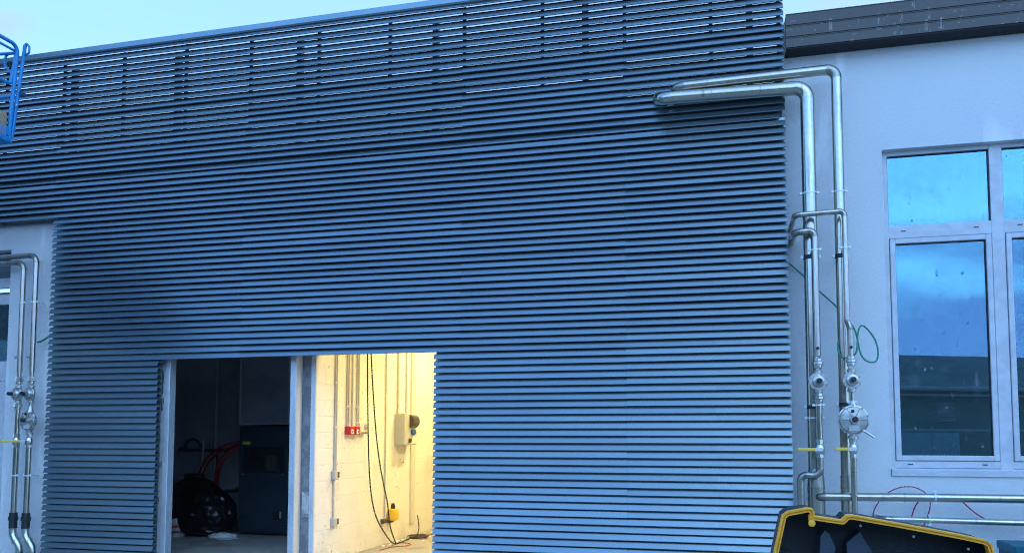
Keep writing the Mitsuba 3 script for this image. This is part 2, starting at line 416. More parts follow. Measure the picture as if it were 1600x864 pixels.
# right window: frame, mullion, transom, sashes, panes, sill
wn = Bd + '__window'
YF = YW + .085
MX = [(WX0, WX0 + .062), (2.752, 2.872), (WX1 - .062, WX1)]
put(wn, cat(*[bx(a, b, YF, YF + .07, WZ0 + .065, WZ1, .004) for a, b in MX],
            *[bx(a, b, YF + .002, YF + .068, z0, z1, .004) for a, b in ((WX0 + .06, 2.754), (2.870, WX1 - .06)) for z0, z1 in ((WZ0 + .075, WZ0 + .145), (3.665, 3.80), (WZ1 - .045, WZ1 - .001))]), 'window_frame')
for a, b in ((WX0 + .062, 2.752), (2.872, WX1 - .062)):
    s0, s1, z0, z1, wd = a + .006, b - .006, WZ0 + .151, 3.659, .052
    put(wn + '__sash', cat(bx(s0, s0 + wd, YF - .012, YF + .05, z0, z1, .005), bx(s1 - wd, s1, YF - .012, YF + .05, z0, z1, .005),
                           bx(s0 + wd, s1 - wd, YF - .011, YF + .049, z0, z0 + wd, .005), bx(s0 + wd, s1 - wd, YF - .011, YF + .049, z1 - wd, z1, .005)), 'window_frame')
    put(wn + '__gasket', cat(bx(s0 + wd - .001, s0 + wd + .004, YF + .002, YF + .03, z0 + wd, z1 - wd), bx(s1 - wd - .008, s1 - wd + .001, YF + .002, YF + .03, z0 + wd, z1 - wd),
                             bx(s0 + wd, s1 - wd, YF + .002, YF + .03, z1 - wd - .010, z1 - wd + .001),
                             bx(a, a + .004, YF + .012, YF + .03, 3.80, WZ1 - .045), bx(b - .008, b, YF + .012, YF + .03, 3.80, WZ1 - .045), bx(a, b, YF + .012, YF + .03, WZ1 - .055, WZ1 - .044)), 'gasket')
    put(wn + '__pane', (np.array([[s0 + .03, YF + .024, z0 + .03], [s1 - .03, YF + .024, z0 + .03], [s1 - .03, YF + .024, z1 - .03], [s0 + .03, YF + .024, z1 - .03]]), np.array([[0, 1, 2, 3]])), 'coated_glass')
    put(wn + '__pane', (np.array([[a - .01, YF + .034, 3.79], [b + .01, YF + .034, 3.79], [b + .01, YF + .034, WZ1 - .03], [a - .01, YF + .034, WZ1 - .03]]), np.array([[0, 1, 2, 3]])), 'coated_glass')
    for xs in (a + .14, b - .14):
        put(wn + '__drain_cap', cat(bx(xs - .022, xs + .022, YF - .004, YF + .004, WZ0 + .108, WZ0 + .117), bx(xs - .022, xs + .022, YF - .004, YF + .004, 3.735, 3.744)), 'gasket')
put(wn + '__sill', extrude_x(Polygon([(YW - .022, WZ0 - .002), (YW - .022, WZ0 + .060), (YW - .018, WZ0 + .066), (YF + .05, WZ0 + .074), (YF + .05, WZ0 - .002)]), WX0 + .004, WX1 - .004), 'window_frame')
# ragged mortar line down the window's left reveal
zz2 = np.linspace(1.3, 4.58, 150)
rg = [WX0 + .004 + .03 * max(0, meshkit.fbm(np.array([z * 5, 1., 3.]), 4, 8) - .40) for z in zz2]
put(wn + '__mortar_line', extrude_y(Polygon([(WX0 - .001, 1.3)] + list(zip(rg, zz2)) + [(WX0 - .001, 4.58)]), YF - .03, YF + .003), 'white_paint')

# left door with glazing, only its right edge is in view
dn = Bd + '__door'
YD = YW + .12
put(dn, cat(bx(LX1 - .075, LX1, YD, YD + .07, 0, LZ1 - .36, .004), bx(LX0, LX0 + .075, YD, YD + .07, 0, LZ1 - .36, .004), bx(LX0 + .075, LX1 - .075, YD + .002, YD + .068, 3.42, 3.56, .004),
            bx(LX0 + .075, LX1 - .075, YD + .002, YD + .068, LZ1 - .50, LZ1 - .362, .004), bx(LX0 + .075, LX1 - .075, YD + .002, YD + .068, 2.36, 2.63, .004)), 'window_frame')
put(dn + '__shutter_box', bx(LX0, LX1, YD + .02, YD + .2, LZ1 - .36, LZ1), 'frame_paint')
put(dn + '__leaf', bx(LX0 + .08, LX1 - .08, YD + .004, YD + .05, .02, 2.355, .004), 'window_frame')
put(dn + '__pane', (np.array([[LX0 + .06, YD + .03, 2.6], [LX1 - .06, YD + .03, 2.6], [LX1 - .06, YD + .03, 3.45], [LX0 + .06, YD + .03, 3.45]]), np.array([[0, 1, 2, 3]])), 'coated_glass')
for z in (2.16, 1.98, 1.12, .98):
    put(dn + '__hinge', rod((LX1 - .085, YD - .012, z), (LX1 - .085, YD - .012, z + .10), .011, 10), 'bolt_zinc', 30)

# ------------------------------------------------------------------ louvre screen
LV = 'louvre_screen'
labels[LV] = {'label': 'big blue grey metal louvre screen of horizontal slats around the open doorway', 'category': 'louvre screen'}
P, Z0 = .08, 2.4867
XL, XR, OL, OR, XU = -8.52, .757, -6.842, -3.158, -11.4
prof = LineString([(.0150, .0022), (.0045, 0.0), (.0012, .0008), (0, .0032), (.0010, .0050), (.0268, .0600), (.0295, .0605), (.0335, .0470), (.0885, .0470), (.0900, .0485), (.0900, .1128)]).buffer(.0011, cap_style=2, join_style=1, quad_segs=2)
mull = [-7.569 + .9465 * k for k in range(-4, 9)]
joints = [mull[k] for k in (0, 3, 6, 9)] + [mull[11]]
slat_ply = {}


def slat(x0, x1, n, dy=0.):
    L = round(x1 - x0, 3)
    if L not in slat_ply:
        slat_ply[L] = mikit.ply(extrude_x(prof, 0, L), 'slat_paint', smooth=35)
    put(LV + '__slat', slat_ply[L], None, to_world=T().translate([x0, rng.uniform(-.0012, .0012) + dy, Z0 - n * P + rng.gauss(0, .0009)]).rotate([0, 1, 0], rng.gauss(0, .012)).rotate([1, 0, 0], rng.gauss(0, 1.0)))


def run(x0, x1, n, dy=0.):
    xs = [x0] + [j for j in joints if x0 + .3 < j < x1 - .3] + [x1]
    for a, b in zip(xs[:-1], xs[1:]):
        slat(a + .0003 + (rng.uniform(-.002, .002) if a == x0 else 0), b - .0003 + (rng.uniform(-.002, .002) if b == x1 else 0), n, dy)


for n in range(-52, -24):
    run(XU, XR if n != -31 else XR - .055, n, 0. if n != -31 else .012)
for n in range(-24, 0):
    run(XL, XR, n)
for n in range(0, 31):
    run(XL, OL, n); run(OR, XR, n)
put(LV + '__coping', extrude_x(Polygon([(-.012, 6.705), (-.012, 6.768), (-.008, 6.774), (.10, 6.784), (.10, 6.70), (.06, 6.70), (.06, 6.69), (-.002, 6.69)]), XU, XR + .004), 'slat_paint')
for x in mull:
    put(LV + '__mullion', bx(x - .02, x + .02, .096, .124, 4.46 if x < XL else (2.58 if OL - .05 < x < OR + .05 else .06), 6.69), 'frame_paint')
for x in (XR - .045, OR + .045, OL - .045, XL + .045):
    put(LV + '__mullion', bx(x - .02, x + .02, .096, .124, .06, 6.69 if x > 0 else 2.56 if x > -8 else 4.47), 'frame_paint')
for z, h in ((6.655, .04), (5.905, .05), (5.16, .06), (4.465, .03)):
    put(LV + '__rail', bx(XU, XR - .03, .126, .160, z, z + h), 'frame_paint')
put(LV + '__rail', bx(OL, OR, .096, .13, 2.585, 2.66), 'frame_paint')
for x in (-8.52, -6.88, -5.09, -3.26, -1.416, .42):
    put(LV + '__support_post', bx(x - .035, x + .035, .26, .33, 5.0, 6.66), 'frame_paint')

# ------------------------------------------------------------------ pipes
SM = 40


def band(c, axis, r0, r1, h, n=28):
    """a flat ring round a pipe"""
    return lathe([(r0, -h / 2), (r1, -h / 2), (r1, h / 2), (r0, h / 2)], c, axis, n)


def pipe_run(key, pts, r, rb, mat='galv', emat='galv_elbow'):
    """straight lengths and welded elbows of a pipe, each its own part"""
    pts = [np.asarray(p, float) for p in pts]
    cur = pts[0]
    for i in range(1, len(pts)):
        if i < len(pts) - 1:
            arc = arc_at(pts[i - 1], pts[i], pts[i + 1], rb, 13)
            end = arc[0]
        else:
            arc, end = None, pts[i]
        if np.linalg.norm(end - cur) > 1e-3:
            put(key + '__pipe_length', rod(cur, end, r, 28), mat, SM)
        if arc is not None and len(arc) > 1:
            d0, d1 = arc[0] - pts[i], arc[-1] - pts[i]
            put(key + '__elbow', cat(tube(arc, r + .0008, 28), band(arc[0], d0, r - .004, r + .0028, .007), band(arc[-1], d1, r - .004, r + .0028, .007)), emat, SM)
            cur = arc[-1]
        elif arc is not None:
            cur = end


def clamp(key, c, r, bolts=.022, wall=YW, mat='bolt_zinc', h=.016, rubber=None, vertical=True):
    """two half rings with ears and bolt heads, on a threaded rod to the wall"""
    c = np.asarray(c, float); ax = (0, 0, 1) if vertical else (1, 0, 0)
    e = np.array([1., 0, 0]) if vertical else np.array([0, 0, 1.])
    k = put(key + '__clamp', cat(band(c, ax, r - .002, r + .005, h), rod(c + [0, r, 0], [c[0], wall + .02, c[2]], .006, 8)), 'rubber_black' if rubber else mat, SM)
    for s in (-1, 1):
        o = c + e * s * (r + .014)
        a, b = (o + np.array([-.014, -.006, -h / 2]), o + np.array([.014, .006, h / 2])) if vertical else (o + np.array([-h / 2, -.006, -.014]), o + np.array([h / 2, .006, .014]))
        put(k + '__bolt', cat(bx(a[0], b[0], a[1], b[1], a[2], b[2]), lathe([(bolts * .75, 0), (bolts * .75, .012), (bolts * .45, .016)], o + [0, -.005, 0], (0, -1, 0), 6)), 'bolt_zinc')
    return k


def nut(c, r, h, n=6):
    return lathe([(r * .9, -h / 2), (r, -h / 2 + .004), (r, h / 2 - .004), (r * .9, h / 2)], c, (0, 0, 1), n)


def union(key, c, r):
    """hex union fitting"""
    c = np.asarray(c, float)
    return put(key + '__union', cat(nut(c + [0, 0, .030], r * 1.30, .032, 8), nut(c + [0, 0, -.002], r * 1.62, .030, 8), lathe([(r * 1.2, -.055), (r * 1.28, -.045), (r * 1.28, -.02), (r * 1.1, -.016)], c, (0, 0, 1), 20)), 'galv_bright', 30)


def small_regulator(key, c, r=.092):
    c = np.asarray(c, float)
    k = put(key + '__regulator', cat(lathe([(.03, -.115), (.042, -.11), (.042, -.085), (.034, -.08), (.05, -.04), (.058, 0), (.05, .04), (.034, .08), (.042, .085), (.042, .11), (.03, .115)], c, (0, 0, 1), 22),
                                     lathe([(.05, 0), (.062, .016), (r, .024), (r, .036), (r - .004, .039), (.05, .039)], c, (0, -1, 0), 30)), 'cast_alu', 35)
    put(k + '__bonnet', lathe([(.057, .036), (.057, .066), (.050, .072), (.034, .076), (.031, .100), (.027, .110)], c, (0, -1, 0), 28), 'cast_alu', 35)
    put(k + '__cap', lathe([(.024, .110), (.024, .160), (.020, .168)], c, (0, -1, 0), 16), 'rubber_black', 35)
    for i in range(8):
        a = math.pi * (i + .5) / 4
        put(k + '__bolt', lathe([(.007, .036), (.007, .046)], c + np.array([math.cos(a), 0, math.sin(a)]) * (r - .009), (0, -1, 0), 6), 'galv_elbow')
    return k


def large_regulator(key, c, r=.145, stub=True):
    c = np.asarray(c, float)
    k = put(key + '__governor', cat(lathe([(.03, -.19), (.048, -.185), (.048, -.16), (.036, -.15), (.05, -.10), (.06, -.03), (.06, .03), (.05, .10), (.036, .16), (.03, .19)], c, (0, 0, 1), 22),
                                    lathe([(.06, -.005), (r - .03, .012), (r, .018), (r, .036), (r - .014, .040), (r - .016, .034), (.05, .034)], c, (0, -1, 0), 40)), 'cast_alu', 35)
    put(k + '__cover', lathe([(r - .016, .044), (r - .020, .052), (.07, .058), (.045, .059), (.042, .078), (.036, .10)], c, (0, -1, 0), 40), 'cast_alu', 35)
    put(k + '__knob', lathe([(.026, .10), (.026, .135), (.022, .14)], c + [.004, 0, .004], (0, -1, 0), 18), 'rubber_black', 35)
    for a in (0, 180, 62, 118, 300, 240):
        t = math.radians(a); d = np.array([math.cos(t), 0, math.sin(t)])
        put(k + '__rib', tube([c + d * .044 + [0, -.060, 0], c + d * .09 + [0, -.057, 0], c + d * (r - .02) + [0, -.052, 0]], .0045, 6), 'galv_elbow')
    put(k + '__vent_plug', lathe([(.016, .055), (.016, .070)], c + [-.01, 0, .085], (0, -1, 0), 14), 'rubber_black')
    put(k + '__plate', bx(c[0] - .045, c[0] + .05, c[1] - .063, c[1] - .050, c[2] - .105, c[2] - .048), 'conduit_grey')
    for i in range(10):
        a = 2 * math.pi * (i + .5) / 10
        put(k + '__bolt', lathe([(.009, .014), (.009, .052)], c + np.array([math.cos(a), 0, math.sin(a)]) * (r - .002), (0, -1, 0), 6), 'cast_alu')
    if stub:
        put(k + '__vent_stub', rod(c + [.085, -.03, -.10], c + [.185, -.05, -.17], .013, 12), 'galv_bright', SM)
    return k


def ball_valve(key, c, r, hx=-1, hl=.20):
    c = np.asarray(c, float)
    k = put(key + '__valve', cat(nut(c + [0, 0, .075], r * 1.25, .05, 8), lathe([(r * 1.05, -.05), (r * 1.35, -.035), (r * 1.5, 0), (r * 1.35, .035), (r * 1.05, .05)], c, (0, 0, 1), 20), nut(c + [0, 0, -.065], r * 1.25, .04, 8),
                                 lathe([(.016, 0), (.016, r * 1.5 + .03)], c, (0, -1, 0), 12)), 'galv_bright', 30)
    y = c[1] - r * 1.5 - .03
    put(k + '__stem_nut', bx(c[0] + hx * .055, c[0] - hx * .02, y - .008, y, c[2] - .016, c[2] + .016, .003), 'bolt_zinc')
    put(k + '__handle', bx(c[0] + hx * .05, c[0] + hx * (hl + .05), y - .012, y + .002, c[2] - .015, c[2] + .017, .006), 'yellow_grip')
    return k


# A: wide pipe from the screen, down the wall
A = 'wide_pipe'
labels[A] = {'label': 'widest bare steel pipe that comes out of the screen and drops down the wall', 'category': 'pipe'}
AX, AY, AR = .966, -.10, .070
pipe_run(A, [(-.555, .24, 5.40), (-.555, AY, 5.258), (AX, AY, 5.225), (AX, AY, 1.27)], AR, .125, emat='galv')
put(A + '__reducer', lathe([(AR, 0), (AR + .002, -.01), (.083, -.16), (.084, -.19)], (AX, AY, 1.27), (0, 0, 1), 28), 'galv_elbow', SM)
put(A + '__pipe_length', rod((AX, AY, 1.08), (AX, AY, 0), .084, 28), 'galv', SM)
put(A + '__weld_bead', cat(band((AX, AY, 1.275), (0, 0, 1), AR - .003, AR + .003, .008), band((AX, AY, 1.08), (0, 0, 1), .08, .087, .008), band((AX, AY, 4.05 - .2), (0, 0, 1), AR - .003, AR + .002, .006)), 'galv_elbow', SM)
clamp(A, (AX, AY, 4.10), AR)
clamp(A, (AX, AY, 3.43), AR, h=.042, rubber=True)
clamp(A, (AX, AY, 1.895), AR, h=.036, rubber=True)
clamp(A, (AX, AY, 1.785), AR)
# B
Bp = 'middle_pipe'
labels[Bp] = {'label': 'second widest steel pipe, its tall riser nearer to the right window', 'category': 'pipe'}
BX, BY, BR = 1.255, -.09, .052
pipe_run(Bp, [(-.385, .24, 5.368), (-.385, BY, 5.372), (BX, BY, 5.395), (BX, BY, 1.20)], BR, .095)
put(Bp + '__pipe_length', rod((BX, BY, 1.20), (BX, BY, 0), BR + .006, 28), 'galv', SM)
put(Bp + '__weld_bead', cat(band((BX, BY, 1.20), (0, 0, 1), BR - .002, BR + .010, .01), band((BX, BY, 1.09), (0, 0, 1), BR, BR + .010, .01)), 'galv_elbow', SM)
clamp(Bp, (BX, BY, 4.10), BR)
clamp(Bp, (BX, BY, 3.43), BR, h=.042, rubber=True)
clamp(Bp, (BX, BY, 1.92), BR, h=.036, rubber=True)
# C
Cp = 'gas_pipe'
labels[Cp] = {'label': 'thin steel gas pipe with one round regulator, in front of the widest riser', 'category': 'gas pipe', 'group': 'gas pipes on the right wall'}
CXx, CYy, CR = .990, -.25, .034
pipe_run(Cp, [(.80, .22, 3.66), (.80, CYy, 3.665), (CXx, CYy, 3.675), (CXx, CYy, 2.40)], CR, .062)
union(Cp, (CXx, CYy, 2.33), CR)
small_regulator(Cp, (CXx, CYy, 2.145))
union(Cp, (CXx, CYy, 1.985), CR)
pipe_run(Cp, [(CXx, CYy, 1.94), (CXx, CYy, 1.216), (.806, CYy + .03, 1.216), (.806, CYy + .03, 0)], CR, .06)
put(Cp + '__test_plug', lathe([(.016, CR - .004), (.016, CR + .016), (.010, CR + .018)], (CXx, CYy, 2.475), (0, -1, 0), 12), 'rubber_black')
clamp(Cp, (CXx, CYy, 3.475), CR)
clamp(Cp, (CXx, CYy, 1.910), CR)
ball_valve(Cp, (CXx, CYy, 1.470), CR, -1, .165)
# D
Dp = 'gas_pipe_001'
labels[Dp] = {'label': 'thin gas pipe with a small regulator above a big disc one, nearest the right window', 'category': 'gas pipe', 'group': 'gas pipes on the right wall'}
DXx, DYy, DR = 1.297, -.28, .027
pipe_run(Dp, [(.80, .22, 3.80), (.80, DYy, 3.835), (1.272, DYy, 3.848), (1.272, DYy, 2.74), (DXx, DYy, 2.66), (DXx, DYy, 2.39)], DR, .052)
union(Dp, (DXx, DYy, 2.345), DR * 1.15)
small_regulator(Dp, (DXx, DYy, 2.150), .088)
put(Dp + '__pipe_length', rod((DXx, DYy, 2.05), (DXx, DYy, 1.93), .020, 20), 'galv', SM)
large_regulator(Dp, (DXx + .004, DYy, 1.760))
union(Dp, (DXx, DYy, 1.60), .028)
ball_valve(Dp, (DXx, DYy, 1.475), DR, -1, .13)
put(Dp + '__pipe_length', rod((DXx, DYy, 1.42), (DXx, DYy, 0), DR, 24), 'galv', SM)
put(Dp + '__weld_bead', cat(band((DXx, DYy, 1.25), (0, 0, 1), DR - .002, DR + .003, .008), band((DXx, DYy, 1.37), (0, 0, 1), DR - .002, DR + .004, .01)), 'galv_elbow', SM)
put(Dp + '__test_plug', lathe([(.015, DR - .004), (.015, DR + .016), (.010, DR + .018)], (DXx, DYy, 2.475), (0, -1, 0), 12), 'rubber_black')
clamp(Dp, (1.272, DYy, 3.475), DR)
clamp(Dp, (DXx, DYy, 1.935), .021)
# E, F
Ep = 'branch_pipe'
labels[Ep] = {'label': 'steel pipe that runs level from the foot of the widest riser under the window', 'category': 'pipe'}
EY, EZ = -.205, 1.010
pipe_run(Ep, [(AX + .02, AY - .05, EZ - .008), (AX + .02, EY, EZ - .008), (1.63, EY, EZ), (5.2, EY, EZ + .012)], .041, .05)
put(Ep + '__weld_bead', cat(*[band((x, EY, EZ), (1, 0, 0), .038, .044, .008) for x in (1.33, 1.56, 1.76)]), 'galv_elbow', SM)
clamp(Ep, (2.03, EY, EZ + .003), .041, vertical=False)
clamp(Ep, (3.9, EY, EZ + .008), .041, vertical=False)
Fp = 'low_pipe'
labels[Fp] = {'label': 'bright steel pipe running level below the branch pipe, half hidden by the yellow rimmed case', 'category': 'pipe'}
pipe_run(Fp, [(1.56, .20, .785), (1.56, -.06, .785), (5.2, -.06, .765)], .031, .05, 'galv_bright')
clamp(Fp, (2.01, -.06, .783), .031, vertical=False)
clamp(Fp, (3.9, -.06, .772), .031, vertical=False)

# left pair of gas pipes
for q, (x, zt, big) in enumerate(((-8.757, 4.000, True), (-8.957, 3.914, False))):
    y, r = 0., .036
    key = 'gas_line' if q == 0 else 'gas_line_001'
    labels[key] = {'label': ('gas line beside the left edge of the screen, with two regulators one above the other', 'gas line at the far left with a single regulator, next to the glazed door')[q], 'category': 'gas line', 'group': 'gas lines left of the screen'}
    pipe_run(key, [(-10.6, y, zt - .004), (x, y, zt), (x, y, 2.44)], r, .10)
    put(key + '__pipe_length', rod((x, y, 2.45), (x, y, 2.36), r * .75, 20), 'galv', SM)
    put(key + '__test_plug', lathe([(.014, r - .004), (.014, r + .03), (.009, r + .032)], (x, y, 2.64), (-.7, -1, 0), 12), 'galv_elbow', SM)
    union(key, (x, y, 2.335), r * .9)
    small_regulator(key, (x, y, 2.15), .085)
    if big:
        put(key + '__pipe_length', rod((x, y, 2.06), (x, y, 1.92), .024, 20), 'galv', SM)
        large_regulator(key, (x, y, 1.80), .125, False)
    else:
        union(key, (x, y, 2.0), r * .9)
        put(key + '__pipe_length', rod((x, y, 1.96), (x, y, 1.60), r * .9, 24), 'galv', SM)
    ball_valve(key, (x, y, 1.53), r * .95, -1, .16)
    pipe_run(key, [(x, y, 1.46), (x, y, .57)], r, .05)
    clamp(key, (x, y, 3.37), r, wall=YW)
    clamp(key, (x, y, 1.085), r, wall=YW)
    put(key + '__coupling', cat(nut((x, y, .525), .060, .055, 10), lathe([(.05, -.10), (.05, .10)], (x, y, .50), (0, 0, 1), 20)), 'rubber_black', 30)
    pth = spline([(x, y, .42), (x, y, .36), (x + .02, y, .29), (x + .09, y, .20), (x + .115, y, .13), (x + .115, y, .08)], 22)
    put(key + '__swan_neck', cat(tube(pth, .046, 20), band(pth[6], pth[7] - pth[6], .042, .053, .012), band(pth[11], pth[12] - pth[11], .042, .055, .016), band(pth[16], pth[17] - pth[16], .042, .053, .012)), 'galv_bright', SM)
    put(key + '__sleeve', rod((x + .115, y, .085), (x + .115, y, -.02), .050, 20), 'rubber_black', SM)


def cable(key, pts, r, mat, label, catg='cable', n=70, group=None):
    return put(key, tube(spline(pts, n), r, 10), mat, SM, label=label, cat=catg, group=group)


cable('green_cable', [(.72, .15, 3.48), (.80, .12, 3.40), (.95, .10, 3.24), (1.088, .10, 3.088), (1.24, .06, 2.913), (1.285, -.02, 2.75), (1.215, -.10, 2.58), (1.25, -.20, 2.38), (1.33, -.235, 2.40), (1.372, -.22, 2.56), (1.42, -.20, 2.70), (1.50, -.18, 2.63), (1.565, -.17, 2.47), (1.53, -.18, 2.335), (1.46, -.19, 2.345), (1.385, -.20, 2.50), (1.33, -.21, 2.70), (1.30, -.20, 2.74)], .0085, 'cable_green',
      'thin green cable looped over the gas pipes beside the right window', n=140)
cable('green_cable_001', [(-8.45, .13, 2.99), (-8.53, .10, 2.955), (-8.62, .08, 2.90), (-8.70, .08, 2.86), (-8.78, .10, 2.85)], .014, 'cable_green', 'short green cable bowed between the left gas line and the screen')
cable('red_cable', [(1.53, .13, .70), (1.534, .12, .835), (1.585, .12, .939), (1.721, .10, 1.064), (1.841, .10, 1.098), (1.987, .10, 1.062), (2.055, .11, .974), (2.06, .12, .90), (2.045, .12, .84), (2.02, .12, .76), (1.97, .13, .68)], .0055, 'cable_red', 'thin red cable arched over the level branch pipe', n=90)
cable('red_cable_001', [(1.87, .13, .70), (1.885, .12, .779), (1.915, .12, .88), (1.955, .12, .95), (1.99, .13, .99)], .0065, 'cable_red', 'short red cable rising between the two level pipes, left of the clamp')
cable('red_cable_002', [(2.28, .14, 1.02), (2.362, .12, .948), (2.473, .12, .844), (2.601, .12, .765), (2.68, .13, .73)], .0065, 'cable_red', 'red cable slanting down to the right between the two level pipes')

# ------------------------------------------------------------------ right room: wall fittings
WXf = PX + .002


def conduit(y, z0, z1, clips=(), r=.011, label='', grp=None):
    k = put('conduit', rod((WXf + r + .004, y, z0), (WXf + r + .004, y, z1), r, 12), 'conduit_grey', SM, label=label, cat='conduit', group=grp)
    for z in clips:
        put(k + '__clip', bx(WXf - .001, WXf + 2 * r + .010, y - r - .007, y + r + .007, z - .012, z + .012, .003), 'pale_box')
    return k


def socket_box(key, y0, y1, z0, z1, d, mat, label, face=None, catg='socket box'):
    k = put(key, bx(WXf - .001, WXf + d, y0, y1, z0, z1, .006), mat, label=label, cat=catg)
    return k


G = 'grey conduits down the yellow lit wall'
conduit(.875, 1.14, 4.38, (2.30, 1.72), label='first conduit from the doorway, left one of the close pair', grp=G)
conduit(.915, 1.14, 4.38, (2.30, 1.72), label='first pair of conduits from the doorway, the right one of the two', grp=G)
conduit(.860, .55, 1.05, (.80,), .012, label='short conduit between the two small junction boxes', grp=G)
conduit(1.225, 1.73, 4.38, (2.0,), label='conduit above the red sockets, furthest left of the group', grp=G)
conduit(1.275, 1.73, 4.38, (2.0,), label='conduit above the red sockets, second of the group', grp=G)
conduit(1.385, 1.73, 4.38, (2.0,), label='conduit above the red sockets, third of the group', grp=G)
conduit(1.535, 1.80, 4.38, (2.0,), label='conduit down to the pale socket box, left of its pair', grp=G)
conduit(1.590, 1.80, 4.38, (2.0,), label='conduit down to the pale socket box, right of its pair', grp=G)
conduit(2.550, .40, 4.38, (2.45, 1.9, 1.2), label='long single conduit running down to the yellow adapter', grp=G)
conduit(3.02, 1.96, 4.38, (2.35, 2.0), .014, label='left conduit above the distribution panel', grp=G)
conduit(3.38, 1.96, 4.38, (2.6,), .011, label='right conduit above the distribution panel', grp=G)
put('cable_trunking', bx(WXf - .001, WXf + .03, 3.60, 3.76, .22, 4.38, .004), 'trunk_beige', label='wide beige trunking strip down the wall right of the distribution panel', cat='trunking')
for i, (z, lb) in enumerate(((1.10, 'upper small grey junction box on the lit wall near the doorway'), (.50, 'lower small grey junction box on the lit wall near the doorway'))):
    k = put('junction_box', bx(WXf - .001, WXf + .055, .81, .90, z - .055, z + .055, .006), 'grey_box', label=lb, cat='junction box')
    put(k + '__socket_face', bx(WXf + .004, WXf + .052, .901, .955, z - .035, z + .04, .003), 'smoke_lid')
for i, (y0, y1, lb) in enumerate(((1.19, 1.335, 'red switched socket box on the lit wall, the left of two'), (1.36, 1.505, 'red switched socket box on the lit wall, the right of two'))):
    k = put('red_socket_box', bx(WXf - .001, WXf + .085, y0, y1, 1.625, 1.735, .006), 'red_box', label=lb, cat='socket box', )
    put(k + '__socket_face', bx(WXf + .085, WXf + .090, y0 + .02, y1 - .05, 1.635, 1.695, .002), 'film_white')
    put(k + '__socket_hole', bx(WXf + .090, WXf + .092, y0 + .045, y1 - .075, 1.65, 1.68), 'rubber_black')
k = put('pale_socket_box', bx(WXf - .001, WXf + .07, 1.53, 1.80, 1.64, 1.79, .006), 'pale_box', label='pale beige socket box beside the red socket boxes', cat='socket box')
put(k + '__flap', lathe([(.04, 0), (.038, .018), (.03, .022)], (WXf + .07, 1.70, 1.735), (1, 0, 0), 18), 'conduit_grey', 30)
put(k + '__lip', bx(WXf + .069, WXf + .078, 1.56, 1.79, 1.645, 1.66), 'smoke_lid')
k = put('distribution_panel', bx(WXf - .001, WXf + .17, 2.93, 3.45, 1.475, 1.965, .01), 'grey_box', label='tall grey distribution panel with a dark hood and a blue plug', cat='panel')
put(k + '__hood', lathe([(.10, -.13), (.11, -.12), (.11, .12), (.10, .13)], (WXf + .14, 3.26, 1.845), (0, 1, 0), 22), 'smoke_lid', 40)
put(k + '__blue_socket', lathe([(.045, 0), (.045, .05), (.03, .055)], (WXf + .17, 3.24, 1.675), (1, -.4, 0), 16), 'blue_plug', 35)
put(k + '__round_socket', lathe([(.035, 0), (.035, .03), (.02, .035)], (WXf + .17, 3.12, 1.545), (1, -.3, 0), 16), 'smoke_lid', 35)
put(k + '__socket_face', bx(WXf + .17, WXf + .178, 3.20, 3.42, 1.49, 1.60, .002), 'pale_box')
put('dark_socket', bx(WXf - .001, WXf + .05, 2.43, 2.545, .32, .39, .005), 'smoke_lid', label='small dark socket low on the wall under the yellow adapter', cat='socket')
k = put('yellow_adapter', cat(lathe([(.05, -.09), (.075, -.08), (.085, 0), (.075, .08), (.05, .09)], (WXf + .09, 2.70, .435), (0, 0, 1), 18)), 'yellow_grip', 35, label='round yellow plug adapter low on the lit wall', cat='adapter')
put(k + '__plug_cap', lathe([(.03, .09), (.035, .13), (.02, .17)], (WXf + .09, 2.70, .435), (0, -.1, 1), 12), 'rubber_black', 35)
put(k + '__foot', bx(WXf - .001, WXf + .08, 2.66, 2.76, .315, .35, .004), 'smoke_lid')
cx = -4.6
loop = [(cx, 1.36, 4.35), (cx, 1.37, 3.5), (cx, 1.387, 2.70), (cx, 1.458, 1.444), (cx, 1.581, .778), (cx, 1.706, .541), (cx, 2.061, .23), (cx - .02, 2.32, .09), (cx - .05, 2.56, .022), (cx - .02, 2.50, .06), (cx, 2.236, .348), (cx, 2.158, .602), (cx, 1.997, .921), (cx, 1.766, 1.449), (cx, 1.614, 2.078), (cx, 1.507, 2.709), (cx, 1.42, 3.5), (cx, 1.38, 4.35)]
lp = np.array(loop)
cable('hanging_cable', loop[:9], .009, 'cable_black', 'left strand of black cable hanging in front of the lit wall', n=90)
cable('hanging_cable_001', loop[:8:-1] + [(cx - .05, 2.60, .016)], .009, 'cable_black', 'right strand of black cable hanging down past the yellow adapter', n=90)
cable('floor_cable', [(-4.65, 2.60, .014), (-4.66, 2.95, .016), (-4.68, 3.3, .016), (-4.70, 3.62, .03), (-4.74, 3.80, .12), (-4.79, 3.86, .32)], .008, 'cable_black', 'black cable along the floor that curls up the wall at its end')
th = np.linspace(0, 5.2 * math.pi, 90)
put('cable_coil', tube(np.stack([-4.58 + (.10 + .004 * th) * np.cos(th), 3.36 + (.13 + .004 * th) * np.sin(th), .016 + .0022 * th], 1), .008, 8), 'cable_black', SM, label='small black coil of cable lying on the lit concrete floor', cat='cable coil')
cable('trailing_cable', [(-4.74, 2.9, .010), (-4.60, 2.80, .010), (-4.43, 2.64, .010), (-4.45, 2.45, .010), (-4.58, 2.3, .010), (-4.60, 2.10, .010), (-4.64, 1.95, .010)], .006, 'cable_red', 'thin red cord curled on the lit concrete floor', 'cord')
cable('trailing_cable_001', [(-4.72, 3.7, .010), (-4.55, 3.95, .012), (-4.60, 4.3, .010), (-4.42, 4.6, .012)], .007, 'cable_red', 'red cord on the floor at the far end of the lit wall', 'cord')
deb = []
